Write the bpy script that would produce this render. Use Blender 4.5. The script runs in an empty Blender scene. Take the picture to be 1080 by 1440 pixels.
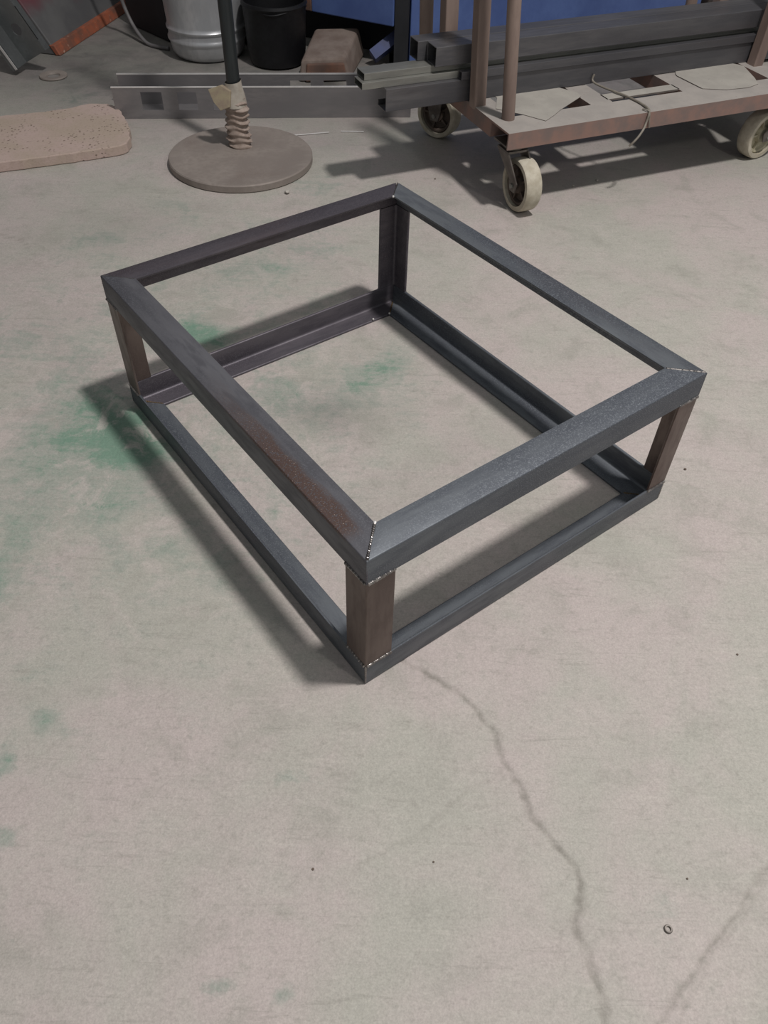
import bpy, bmesh, math, random
import numpy as np
from mathutils import Vector, Matrix

random.seed(7)
rng = np.random.default_rng(7)
scn = bpy.context.scene
COL = scn.collection

# ------------------------------------------------------------------ camera
cam_d = bpy.data.cameras.new('camera')
cam = bpy.data.objects.new('camera', cam_d)
COL.objects.link(cam)
cam_d.sensor_fit = 'HORIZONTAL'
cam_d.sensor_width = 36.0
cam_d.lens = 36.0 * 1115.26 / 1080.0
cam_d.clip_start = 0.05
CR = Vector((0.99944477, 0.02437613, 0.02271462))
CU = Vector((-0.03331891, 0.73119429, 0.68135509))
CF = Vector((0.0, 0.68173361, -0.73160049))
M = Matrix.Identity(4)
for i in range(3):
    M[i][0] = CR[i]; M[i][1] = CU[i]; M[i][2] = -CF[i]
M[0][3], M[1][3], M[2][3] = 0.02066, -0.66052, 1.11324
cam.matrix_world = M
scn.camera = cam

# ------------------------------------------------------------------ world, lamps, exposure
world = bpy.data.worlds.new('workshop_ambient')
scn.world = world
world.use_nodes = True
bgn = world.node_tree.nodes['Background']
bgn.inputs['Color'].default_value = (0.95, 0.98, 1.0, 1)
bgn.inputs['Strength'].default_value = 0.26

def lamp(name, loc, target, size, power, color):
    d = bpy.data.lights.new(name, 'AREA')
    d.shape = 'DISK'; d.size = size; d.energy = power; d.color = color
    o = bpy.data.objects.new(name, d)
    COL.objects.link(o)
    o.location = loc
    o.rotation_euler = (Vector(target) - Vector(loc)).to_track_quat('-Z', 'Y').to_euler()
    return o
lamp('high_bay_lamp', (1.35, 0.1, 4.6), (1.35, 0.1, 0), 0.36, 180, (1.0, 0.955, 0.93))
lamp('second_bay_lamp', (2.6, -1.8, 3.2), (1.3, -0.4, 0), 0.35, 19, (1.0, 0.97, 0.93))
scn.view_settings.view_transform = 'Standard'
scn.view_settings.look = 'None'
scn.view_settings.gamma = 1.0
scn.view_settings.exposure = 0.0
scn.view_settings.use_curve_mapping = False

# ------------------------------------------------------------------ colours and materials
def lin(c):
    return c / 12.92 if c <= 0.04045 else ((c + 0.055) / 1.055) ** 2.4
def rgb(r, g, b):
    return (lin(r / 255), lin(g / 255), lin(b / 255), 1)

class NT:
    def __init__(s, name):
        s.mat = bpy.data.materials.new(name)
        s.mat.use_nodes = True
        s.t = s.mat.node_tree
        s.bsdf = s.t.nodes['Principled BSDF']
    def n(s, kind, **kw):
        nd = s.t.nodes.new(kind)
        for k, v in kw.items():
            setattr(nd, k, v)
        return nd
    def link(s, a, b):
        s.t.links.new(a, b)
    def put(s, sock, v):
        if hasattr(v, 'is_linked'):
            s.link(v, sock)
        else:
            sock.default_value = v
    def coords(s, scale=(1, 1, 1)):
        tc = s.n('ShaderNodeTexCoord')
        mp = s.n('ShaderNodeMapping')
        mp.inputs['Scale'].default_value = scale
        s.link(tc.outputs['Object'], mp.inputs['Vector'])
        return mp.outputs['Vector']
    def noise(s, vec, scale, detail=4, rough=0.55, dist=0.0):
        nd = s.n('ShaderNodeTexNoise')
        s.link(vec, nd.inputs['Vector'])
        nd.inputs['Scale'].default_value = scale
        nd.inputs['Detail'].default_value = detail
        nd.inputs['Roughness'].default_value = rough
        nd.inputs['Distortion'].default_value = dist
        return nd.outputs['Fac']
    def ramp(s, fac, a, b):
        nd = s.n('ShaderNodeMapRange')
        nd.interpolation_type = 'SMOOTHSTEP'
        s.put(nd.inputs['Value'], fac)
        nd.inputs['From Min'].default_value = a
        nd.inputs['From Max'].default_value = b
        return nd.outputs['Result']
    def math(s, op, a, b=0.0):
        nd = s.n('ShaderNodeMath', operation=op)
        s.put(nd.inputs[0], a); s.put(nd.inputs[1], b)
        return nd.outputs[0]
    def mix(s, fac, a, b, blend='MIX'):
        nd = s.n('ShaderNodeMix', data_type='RGBA', blend_type=blend)
        s.put(nd.inputs['Factor'], fac)
        s.put(nd.inputs['A'], a); s.put(nd.inputs['B'], b)
        return nd.outputs['Result']
    def attr(s, name):
        return s.n('ShaderNodeAttribute', attribute_name=name).outputs['Fac']
    def bump(s, h, strength=0.3, dist=0.002):
        nd = s.n('ShaderNodeBump')
        nd.inputs['Strength'].default_value = strength
        nd.inputs['Distance'].default_value = dist
        s.link(h, nd.inputs['Height'])
        s.link(nd.outputs['Normal'], s.bsdf.inputs['Normal'])
    def set(s, **kw):
        for k, v in kw.items():
            s.put(s.bsdf.inputs[k.replace('_', ' ')], v)
        return s.mat
    def up(s):
        g = s.n('ShaderNodeNewGeometry')
        sp = s.n('ShaderNodeSeparateXYZ')
        s.link(g.outputs['True Normal'], sp.inputs[0])
        return sp.outputs['Z']

def steel(name, c1, c2, rust, rust_amt=0.25, rough=0.42, metal=0.55, scale=1.0, stretch=(1, 1, 1), grain=0.35, light=None, strip=False):
    m = NT(name)
    v = m.coords(stretch)
    n1 = m.noise(v, 9 * scale, 5, 0.6)
    n2 = m.noise(v, 60 * scale, 4, 0.6)
    n3 = m.noise(v, 5 * scale, 3, 0.5, 0.4)
    vg = m.coords()
    n4 = m.noise(vg, 420 * scale, 2, 0.6)
    col = m.mix(m.ramp(n1, 0.32, 0.68), c1, c2)
    col = m.mix(m.math('MULTIPLY', m.ramp(n2, 0.42, 0.66), 0.6), col, c2)
    sp = m.math('MULTIPLY', m.ramp(n3, 0.62 - rust_amt * 0.3, 0.80 - rust_amt * 0.2), m.ramp(n4, 0.35, 0.6))
    col = m.mix(m.math('MULTIPLY', sp, min(1.0, rust_amt * 2.4)), col, rust)
    n5 = m.noise(vg, 520 * scale, 3, 0.65)
    col = m.mix(m.math('MULTIPLY', m.ramp(n5, 0.50, 0.66), m.math('MULTIPLY', m.ramp(n1, 0.35, 0.65), grain)), col, light or c1)
    if strip:
        tc = m.n('ShaderNodeTexCoord'); sx = m.n('ShaderNodeSeparateXYZ')
        m.link(tc.outputs['Object'], sx.inputs[0])
        wob = m.math('MULTIPLY', m.math('SUBTRACT', n2, 0.5), 0.03)
        band = m.ramp(m.math('ADD', sx.outputs['X'], wob), 0.034, 0.020)
        along = m.math('MULTIPLY', m.ramp(sx.outputs['Y'], 0.50, 0.22), m.ramp(sx.outputs['Y'], 0.035, 0.07))
        spk = m.noise(vg, 330, 3, 0.7)
        mk = m.math('MULTIPLY', m.math('MULTIPLY', band, along), m.ramp(sx.outputs['Z'], 0.300, 0.304))
        col = m.mix(m.math('MULTIPLY', mk, m.ramp(spk, 0.34, 0.48)), col, rust)
        col = m.mix(m.math('MULTIPLY', mk, m.ramp(spk, 0.62, 0.70)), col, rgb(170, 158, 150))
    r = m.math('ADD', m.math('MULTIPLY', n2, 0.25), rough - 0.12)
    m.bump(m.math('ADD', m.math('MULTIPLY', n4, 0.4), n2), 0.12, 0.0008)
    return m.set(Base_Color=col, Metallic=metal, Roughness=r)

RUST = rgb(96, 62, 52)
def blue_rail(name, stretch):
    return steel(name, rgb(112, 117, 122), rgb(78, 82, 90), rgb(100, 84, 80), 0.12, 0.52, 0.50, 1.0, stretch, 0.55, rgb(150, 156, 162))
M_rail_blue = blue_rail('mill_scale_blue_steel', (0.22, 1, 1))
M_rail_blue_y = blue_rail('mill_scale_blue_steel_long', (1, 0.22, 1))
M_rail_violet = steel('mill_scale_violet_steel', rgb(106, 101, 107), rgb(76, 72, 79), RUST, 0.22, 0.50, 0.50, 1.0, (0.22, 1, 1), 0.45, rgb(130, 126, 132))
M_rail_rusty = steel('mill_scale_rusted_steel', rgb(110, 110, 115), rgb(76, 76, 82), rgb(88, 71, 66), 0.22, 0.52, 0.50, 1.0, (1, 0.22, 1), 0.5, rgb(136, 138, 144), True)
M_post = steel('brown_mill_scale_steel', rgb(118, 106, 100), rgb(92, 80, 76), rgb(98, 70, 62), 0.30, 0.48, 0.65, 1.0, (1, 1, 0.3))
M_weld = steel('weld_metal', rgb(172, 168, 164), rgb(96, 92, 92), rgb(110, 90, 70), 0.15, 0.30, 0.9, 3.0)
M_weld_burnt = steel('heat_tinted_weld_metal', rgb(140, 118, 84), rgb(96, 84, 70), rgb(120, 84, 50), 0.3, 0.42, 0.7, 3.0)
M_tube = steel('dark_section_steel', rgb(112, 111, 113), rgb(84, 84, 88), rgb(94, 80, 74), 0.15, 0.45, 0.55, 1.0, (0.15, 1, 1))
M_tube_light = steel('bright_section_steel', rgb(150, 150, 144), rgb(120, 120, 116), rgb(110, 98, 86), 0.10, 0.42, 0.5, 1.0, (0.15, 1, 1))
M_channel = steel('grey_folded_steel_sheet', rgb(146, 143, 143), rgb(126, 124, 126), rgb(124, 112, 110), 0.10, 0.40, 0.45, 1.0, (0.3, 1, 1))
M_cut_edge = steel('bright_cut_edge_steel', rgb(226, 224, 222), rgb(206, 204, 202), rgb(170, 160, 150), 0.05, 0.40, 0.3)
M_brushed = steel('brushed_steel', rgb(140, 143, 143), rgb(116, 119, 120), rgb(120, 116, 112), 0.03, 0.36, 0.75)
M_keg = steel('dull_aluminium', rgb(200, 201, 203), rgb(176, 178, 181), rgb(160, 156, 150), 0.10, 0.36, 0.5, 1.0, (1, 1, 0.4))
M_black = steel('black_oily_steel', rgb(34, 35, 38), rgb(22, 22, 25), rgb(46, 40, 38), 0.12, 0.5, 0.3)
M_pole = steel('black_pole_paint', rgb(56, 61, 62), rgb(38, 42, 44), rgb(70, 66, 60), 0.10, 0.42, 0.3, 1.0, (1, 1, 0.2))
M_disc = steel('dusty_plate_steel', rgb(148, 139, 132), rgb(132, 123, 117), rgb(112, 96, 88), 0.25, 0.68, 0.15)

def plain(name, c1, c2, scale=12, rough=0.7, bump=0.2, stretch=(1, 1, 1), metal=0.0):
    m = NT(name)
    v = m.coords(stretch)
    n1 = m.noise(v, scale, 5, 0.6)
    n2 = m.noise(v, scale * 14, 3, 0.6)
    col = m.mix(m.ramp(n1, 0.3, 0.7), c1, c2)
    col = m.mix(m.math('MULTIPLY', m.ramp(n2, 0.45, 0.75), 0.3), col, c2)
    m.bump(m.math('ADD', n1, m.math('MULTIPLY', n2, 0.3)), bump, 0.002)
    return m.set(Base_Color=col, Roughness=rough, Metallic=metal)

def dusty(name, paint1, paint2, dust1, dust2, rough=0.7):
    """rusted paint with a layer of dust settled on faces that point up"""
    m = NT(name)
    v = m.coords()
    n1 = m.noise(v, 14, 5, 0.62)
    n2 = m.noise(v, 110, 3, 0.6)
    side = m.mix(m.ramp(n1, 0.36, 0.64), paint1, paint2)
    top = m.mix(m.ramp(n1, 0.3, 0.7), dust1, dust2)
    fac = m.math('MULTIPLY', m.ramp(m.up(), 0.5, 0.9), m.ramp(n2, 0.22, 0.36))
    col = m.mix(fac, side, top)
    m.bump(m.math('ADD', n1, m.math('MULTIPLY', n2, 0.4)), 0.2, 0.0015)
    return m.set(Base_Color=col, Roughness=rough)
M_cart = dusty('dusty_rusted_cart_paint', rgb(120, 105, 100), rgb(140, 112, 102), rgb(160, 154, 148), rgb(148, 143, 138))
M_plate = dusty('dusty_sheet', rgb(120, 112, 106), rgb(104, 96, 92), rgb(164, 160, 152), rgb(152, 148, 141))
M_cartpost = plain('brown_scaffold_tube', rgb(146, 128, 118), rgb(116, 99, 92), 10, 0.6, 0.15, (1, 1, 0.25))
M_tyre = plain('dirty_white_tyre', rgb(196, 190, 174), rgb(168, 160, 142), 30, 0.75)
M_hub_dark = plain('rusty_wheel_hub', rgb(92, 78, 68), rgb(70, 62, 56), 30, 0.7)
M_hub_light = plain('cream_wheel_hub', rgb(190, 184, 160), rgb(150, 144, 122), 30, 0.7)
M_fork = plain('dull_caster_zinc', rgb(122, 116, 110), rgb(92, 86, 82), 25, 0.5, 0.15, (1, 1, 1), 0.4)
M_blue = plain('blue_machine_paint', rgb(84, 106, 158), rgb(70, 90, 142), 6, 0.5, 0.1)
M_blue_dark = plain('worn_blue_machine_paint', rgb(52, 68, 118), rgb(46, 52, 84), 10, 0.55, 0.1)
M_dark = plain('near_black_tone', rgb(34, 35, 38), rgb(24, 25, 28), 10, 0.65, 0.1)  # near-black tone for the bulk, underframe and corner recess
M_paper = plain('brown_paper_tape', rgb(168, 154, 144), rgb(140, 124, 114), 40, 0.85, 0.35)
M_paper_light = plain('grey_paper_tape', rgb(176, 170, 160), rgb(158, 150, 138), 40, 0.85, 0.3)
M_paper_yellow = plain('yellowed_paper_tape', rgb(158, 147, 122), rgb(142, 127, 112), 40, 0.85, 0.3)
M_wire = plain('grey_wire', rgb(140, 134, 124), rgb(116, 110, 100), 60, 0.5)
M_hose = plain('grey_rubber_hose', rgb(120, 118, 118), rgb(100, 98, 99), 20, 0.55)
M_block = plain('dusty_brown_block', rgb(128, 116, 108), rgb(106, 92, 84), 14, 0.85)
M_block_end = plain('red_brown_block_end', rgb(120, 86, 70), rgb(92, 74, 66), 18, 0.85)
M_pebble = plain('pale_grit', rgb(190, 186, 178), rgb(160, 154, 146), 80, 0.8)
M_chip = plain('brown_grit', rgb(108, 94, 82), rgb(84, 72, 64), 80, 0.8)
M_crate = plain('dark_brown_crate_paint', rgb(66, 58, 55), rgb(46, 42, 42), 12, 0.7)
M_wall = plain('grimy_plaster', rgb(112, 110, 108), rgb(92, 90, 90), 2, 0.9, 0.15)

def hopper_mat():
    m = NT('dusty_maroon_steel')
    v = m.coords()
    n1 = m.noise(v, 5, 4, 0.6)
    n2 = m.noise(v, 50, 3, 0.6)
    tc = m.n('ShaderNodeTexCoord'); sp = m.n('ShaderNodeSeparateXYZ')
    m.link(tc.outputs['Object'], sp.inputs[0])
    near = m.ramp(m.math('ADD', sp.outputs['Z'], m.math('MULTIPLY', n1, 0.12)), 0.17, 0.26)
    col = m.mix(m.ramp(n1, 0.3, 0.7), rgb(104, 104, 104), rgb(88, 88, 90))
    col = m.mix(near, col, rgb(110, 62, 70))
    m.bump(n2, 0.15, 0.001)
    return m.set(Base_Color=col, Roughness=0.6, Metallic=0.1)
M_hopper = hopper_mat()
def orange_mat():
    m = NT('flaking_orange_paint')
    v = m.coords()
    n1 = m.noise(v, 16, 4, 0.65)
    n2 = m.noise(v, 40, 4, 0.65)
    col = m.mix(m.ramp(n1, 0.35, 0.65), rgb(158, 88, 62), rgb(118, 80, 66))
    col = m.mix(m.ramp(n2, 0.62, 0.74), col, rgb(190, 160, 140))
    m.bump(n2, 0.3, 0.001)
    return m.set(Base_Color=col, Roughness=0.7)
M_orange = orange_mat()
def slab_mat():
    m = NT('pink_porous_slab')
    v = m.coords()
    n1 = m.noise(v, 7, 4, 0.6)
    n2 = m.noise(v, 140, 3, 0.6)
    vo = m.n('ShaderNodeTexVoronoi'); m.link(v, vo.inputs['Vector']); vo.inputs['Scale'].default_value = 75
    patch = m.ramp(m.noise(v, 9, 3, 0.5), 0.42, 0.56)
    pore = m.math('MULTIPLY', m.math('SUBTRACT', 1.0, m.ramp(vo.outputs['Distance'], 0.16, 0.30)), patch)
    col = m.mix(m.ramp(n1, 0.35, 0.65), rgb(182, 162, 154), rgb(172, 156, 142))
    col = m.mix(m.math('MULTIPLY', m.ramp(n2, 0.5, 0.7), 0.35), col, rgb(150, 132, 118))
    col = m.mix(m.math('MULTIPLY', pore, 0.75), col, rgb(104, 88, 76))
    m.bump(m.math('SUBTRACT', m.math('MULTIPLY', n2, 0.4), pore), 0.6, 0.003)
    return m.set(Base_Color=col, Roughness=0.9)
M_slab = slab_mat()

def floor_mat():
    m = NT('worn_concrete')
    v = m.coords()
    big = m.noise(v, 2.2, 5, 0.6, 0.3)
    mid = m.noise(v, 9, 5, 0.65, 0.5)
    fin = m.noise(v, 55, 4, 0.65)
    grn = m.noise(v, 380, 3, 0.7)
    sv = m.coords((3.0, 26.0, 1))
    streak = m.noise(sv, 1.6, 5, 0.7, 0.8)
    pat = m.noise(v, 5.0, 6, 0.62, 0.8)
    col = m.mix(m.ramp(m.math('ADD', m.math('MULTIPLY', big, 0.6), m.math('MULTIPLY', pat, 0.4)), 0.40, 0.60), rgb(179, 169, 165), rgb(169, 167, 158))
    col = m.mix(m.math('MULTIPLY', m.ramp(mid, 0.50, 0.70), 0.45), col, rgb(184, 176, 170))
    col = m.mix(m.math('MULTIPLY', m.ramp(mid, 0.50, 0.30), 0.45), col, rgb(148, 147, 138))
    col = m.mix(m.math('MULTIPLY', m.ramp(fin, 0.52, 0.72), 0.35), col, rgb(146, 142, 134))
    sc1 = m.coords((1, 1, 1))
    mp = m.n('ShaderNodeMapping'); m.link(sc1, mp.inputs['Vector'])
    mp.inputs['Rotation'].default_value = (0, 0, math.radians(-35)); mp.inputs['Scale'].default_value = (9, 90, 1)
    trow = m.noise(mp.outputs['Vector'], 1.0, 4, 0.7, 1.2)
    col = m.mix(m.math('MULTIPLY', m.ramp(trow, 0.56, 0.72), 0.32), col, rgb(190, 184, 176))
    col = m.mix(m.math('MULTIPLY', m.ramp(trow, 0.44, 0.30), 0.32), col, rgb(136, 133, 125))
    # worn green paint
    g = m.attr('green')
    gm = m.math('ADD', g, m.math('MULTIPLY', m.math('SUBTRACT', mid, 0.5), 1.9))
    gm = m.math('ADD', gm, m.math('MULTIPLY', m.math('SUBTRACT', streak, 0.5), 0.8))
    gm = m.math('ADD', gm, m.math('MULTIPLY', m.math('SUBTRACT', fin, 0.5), 0.7))
    haze = m.math('MULTIPLY', m.math('MULTIPLY', m.ramp(gm, 0.10, 0.56), 0.60), m.math('ADD', m.math('MULTIPLY', m.ramp(g, 0.03, 0.22), 0.75), 0.25))
    col = m.mix(haze, col, rgb(140, 150, 140))
    strong = m.math('MULTIPLY', m.ramp(gm, 0.48, 1.05), 0.75)
    col = m.mix(strong, col, rgb(96, 136, 116))
    sc = m.math('MULTIPLY', m.attr('scuff'), m.ramp(m.noise(v, 11, 6, 0.7, 0.7), 0.50, 0.64))
    col = m.mix(m.math('MULTIPLY', sc, 0.75), col, rgb(188, 178, 173))
    # sand grain
    gv = m.math('ADD', 1.0, m.math('MULTIPLY', m.math('SUBTRACT', grn, 0.5), 0.62))
    gv = m.math('ADD', gv, m.math('MULTIPLY', m.math('SUBTRACT', m.noise(v, 170, 3, 0.6), 0.5), 0.35))
    cb = m.n('ShaderNodeCombineColor')
    for k in range(3):
        m.link(gv, cb.inputs[k])
    col = m.mix(1.0, col, cb.outputs[0], 'MULTIPLY')
    # oily dirt, plus shade painted into the floor colour
    gr = m.math('MULTIPLY', m.attr('grime_shade'), m.math('ADD', m.math('MULTIPLY', m.ramp(mid, 0.25, 0.75), 0.45), 0.65))
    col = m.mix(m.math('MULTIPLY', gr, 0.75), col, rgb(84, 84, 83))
    cr = m.attr('crack')
    crn = m.math('MULTIPLY', cr, m.math('ADD', m.ramp(fin, 0.3, 0.62), 0.25))
    col = m.mix(m.math('MULTIPLY', crn, 0.75), col, rgb(120, 116, 108))
    h = m.math('ADD', m.math('MULTIPLY', fin, 1.0), m.math('MULTIPLY', grn, 0.35))
    h = m.math('ADD', h, m.math('MULTIPLY', mid, 1.5))
    m.bump(h, 0.22, 0.003)
    ro = m.math('ADD', m.math('MULTIPLY', mid, 0.2), 0.55)
    m.bsdf.inputs['Specular IOR Level'].default_value = 0.35
    return m.set(Base_Color=col, Roughness=ro)
M_floor = floor_mat()

# ------------------------------------------------------------------ mesh helpers
def obj(name, verts, faces, mat, parent=None, smooth=False, loc=None, rotz=0.0, bevel=0.0, segs=2, angle=40):
    me = bpy.data.meshes.new(name)
    me.from_pydata([tuple(v) for v in verts], [], faces)
    bm = bmesh.new(); bm.from_mesh(me)
    bmesh.ops.remove_doubles(bm, verts=bm.verts, dist=1e-6)
    bmesh.ops.recalc_face_normals(bm, faces=bm.faces)
    if bevel > 0:
        ed = [e for e in bm.edges if len(e.link_faces) == 2 and e.calc_face_angle(0) > math.radians(angle)]
        bmesh.ops.bevel(bm, geom=ed, offset=bevel, segments=segs, affect='EDGES', profile=0.5, clamp_overlap=True)
    bm.to_mesh(me); bm.free()
    for p in me.polygons:
        p.use_smooth = smooth
    if smooth:
        me.set_sharp_from_angle(angle=math.radians(38))
    me.materials.append(mat)
    o = bpy.data.objects.new(name, me)
    COL.objects.link(o)
    if parent is not None:
        o.parent = parent
    if loc is not None:
        o.location = loc
    o.rotation_euler = (0, 0, rotz)
    return o

def box(x0, x1, y0, y1, z0, z1):
    v = [(x, y, z) for x in (x0, x1) for y in (y0, y1) for z in (z0, z1)]
    f = [(0, 1, 3, 2), (4, 6, 7, 5), (0, 4, 5, 1), (2, 3, 7, 6), (0, 2, 6, 4), (1, 5, 7, 3)]
    return v, f

def join(*vf):
    V, F = [], []
    for v, f in vf:
        k = len(V)
        V += list(v); F += [tuple(i + k for i in q) for q in f]
    return V, F

def prism(poly, z0, z1):
    n = len(poly)
    V = [(x, y, z0) for x, y in poly] + [(x, y, z1) for x, y in poly]
    F = [tuple(range(n))[::-1], tuple(range(n, 2 * n))]
    F += [(i, (i + 1) % n, n + (i + 1) % n, n + i) for i in range(n)]
    return V, F

def lathe(prof, seg=48, axis='Z', center=(0, 0, 0)):
    V, F = [], []
    n = len(prof)
    for k in range(seg):
        a = 2 * math.pi * k / seg
        for r, h in prof:
            V.append((r * math.cos(a), r * math.sin(a), h))
    for k in range(seg):
        for i in range(n - 1):
            F.append((k * n + i, ((k + 1) % seg) * n + i, ((k + 1) % seg) * n + i + 1, k * n + i + 1))
    if axis == 'X':
        V = [(z, x, y) for x, y, z in V]
    elif axis == 'Y':
        V = [(y, z, x) for x, y, z in V]
    return [(x + center[0], y + center[1], z + center[2]) for x, y, z in V], F

def tube(path, rad, seg=10, caps=True):
    """round tube along a polyline; rad is a number or a list"""
    P = [Vector(p) for p in path]
    n = len(P)
    R = rad if isinstance(rad, (list, tuple)) else [rad] * n
    V, F = [], []
    up = None
    for i, p in enumerate(P):
        t = (P[min(i + 1, n - 1)] - P[max(i - 1, 0)]).normalized()
        if up is None:
            up = Vector((0, 0, 1)) if abs(t.z) < 0.9 else Vector((1, 0, 0))
        s = t.cross(up).normalized()
        up = s.cross(t).normalized()
        for k in range(seg):
            a = 2 * math.pi * k / seg
            V.append(p + (s * math.cos(a) + up * math.sin(a)) * R[i])
    for i in range(n - 1):
        for k in range(seg):
            F.append((i * seg + k, i * seg + (k + 1) % seg, (i + 1) * seg + (k + 1) % seg, (i + 1) * seg + k))
    if caps:
        F.append(tuple(range(seg))[::-1]); F.append(tuple(range((n - 1) * seg, n * seg)))
    return V, F

def spline(pts, n=8):
    P = [Vector(p) for p in pts]
    out = []
    for i in range(len(P) - 1):
        p0, p1, p2, p3 = P[max(i - 1, 0)], P[i], P[i + 1], P[min(i + 2, len(P) - 1)]
        for k in range(n):
            t = k / n
            out.append(0.5 * ((2 * p1) + (p2 - p0) * t + (2 * p0 - 5 * p1 + 4 * p2 - p3) * t * t + (3 * p1 - p0 - 3 * p2 + p3) * t ** 3))
    out.append(P[-1])
    return out

def thing(name, label, cat, loc=(0, 0, 0), rotz=0.0, group=None):
    o = bpy.data.objects.new(name, None)
    COL.objects.link(o)
    o.empty_display_size = 0.05
    o.location = loc; o.rotation_euler = (0, 0, rotz)
    return tag(o, label, cat, group)
def tag(o, label, cat, group=None):
    o['label'] = label; o['category'] = cat
    if group:
        o['group'] = group
    return o
def structure(o):
    o['kind'] = 'structure'
    return o

# ------------------------------------------------------------------ floor: graded grid with real cracks
def axis_steps(segs):
    out = [segs[0][0]]
    for a, b, d in segs:
        k = max(1, int(round((b - a) / d)))
        out += list(a + (b - a) * (np.arange(1, k + 1) / k))
    return np.array(out)
ga = axis_steps([(-3.6, -1.6, 0.08), (-1.6, -0.75, 0.012), (-0.75, -0.55, 0.006), (-0.55, 0.65, 0.0032), (0.65, 1.4, 0.012), (1.4, 4.4, 0.08)])
gb = axis_steps([(-2.6, -0.7, 0.08), (-0.7, -0.48, 0.01), (-0.48, 0.10, 0.0032), (0.10, 0.6, 0.007), (0.6, 1.6, 0.012), (1.6, 2.6, 0.02), (2.6, 5.2, 0.08)])
XX, YY = np.meshgrid(ga, gb, indexing='xy')
NX, NY = len(ga), len(gb)
def vnoise(x, y, s, seed):
    r = np.random.default_rng(seed)
    T = r.random((64, 64))
    x = x * s + 17.3; y = y * s + 9.1
    xi = np.floor(x).astype(int); yi = np.floor(y).astype(int)
    fx = x - xi; fy = y - yi
    fx = fx * fx * (3 - 2 * fx); fy = fy * fy * (3 - 2 * fy)
    g = lambda i, j: T[i % 64, j % 64]
    return (g(xi, yi) * (1 - fx) + g(xi + 1, yi) * fx) * (1 - fy) + (g(xi, yi + 1) * (1 - fx) + g(xi + 1, yi + 1) * fx) * fy
wx = XX + 0.006 * (vnoise(XX, YY, 60, 1) - 0.5) + 0.012 * (vnoise(XX, YY, 18, 2) - 0.5) + 0.0045 * (vnoise(XX, YY, 120, 12) - 0.5)
wy = YY + 0.006 * (vnoise(XX, YY, 60, 3) - 0.5) + 0.012 * (vnoise(XX, YY, 18, 4) - 0.5) + 0.0045 * (vnoise(XX, YY, 120, 14) - 0.5)
def polyline_dist(pts):
    D = np.full(XX.shape, 9.0)
    for (x0, y0), (x1, y1) in zip(pts[:-1], pts[1:]):
        dx, dy = x1 - x0, y1 - y0
        t = np.clip(((wx - x0) * dx + (wy - y0) * dy) / (dx * dx + dy * dy), 0, 1)
        D = np.minimum(D, np.hypot(wx - x0 - t * dx, wy - y0 - t * dy))
    return D
CRACKS = [  # points, half width, depth, darkness
    ([(0.06, 0.05), (0.087, 0.033), (0.112, 0.014), (0.154, -0.014), (0.186, -0.05), (0.206, -0.076), (0.208, -0.099), (0.219, -0.133), (0.229, -0.159), (0.233, -0.191), (0.265, -0.225), (0.29, -0.258), (0.298, -0.286), (0.294, -0.313), (0.284, -0.344), (0.296, -0.381), (0.307, -0.424), (0.312, -0.47), (0.33, -0.6)], 0.0046, 0.0020, 0.62),
    ([(0.206, -0.141), (0.158, -0.167), (0.116, -0.2), (0.065, -0.242), (-0.002, -0.286)], 0.0034, 0.0009, 0.14),
    ([(0.64, -0.19), (0.561, -0.266), (0.47, -0.355), (0.41, -0.413), (0.30, -0.53)], 0.0036, 0.0016, 0.42),
    ([(0.64, -0.20), (0.556, -0.282), (0.472, -0.363), (0.411, -0.428), (0.32, -0.53)], 0.0028, 0.0010, 0.16),
    ([(0.557, -0.104), (0.494, -0.145), (0.434, -0.179)], 0.0030, 0.0006, 0.12),
    ([(0.293, -0.272), (0.255, -0.306), (0.22, -0.329)], 0.0030, 0.0006, 0.14),
    ([(0.24, -0.226), (0.207, -0.261), (0.181, -0.285)], 0.0030, 0.0005, 0.12),
    ([(-1.2, 1.39), (-1.073, 1.383), (-1.018, 1.366), (-0.958, 1.304), (-0.922, 1.232)], 0.0060, 0.0010, 0.45),
]
ZZ = 0.0008 * (vnoise(XX, YY, 7, 5) - 1.0) + 0.0005 * (vnoise(XX, YY, 40, 6) - 1.0)
crack = np.zeros_like(XX)
for pts, hw, dep, dk in CRACKS:
    D = polyline_dist(pts)
    w = hw * (0.6 + 0.8 * vnoise(XX, YY, 25, 8))
    g = np.exp(-(D / w) ** 2)
    ZZ -= dep * g
    crack = np.maximum(crack, dk * g * (0.5 + vnoise(XX, YY, 45, 9)))
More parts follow.
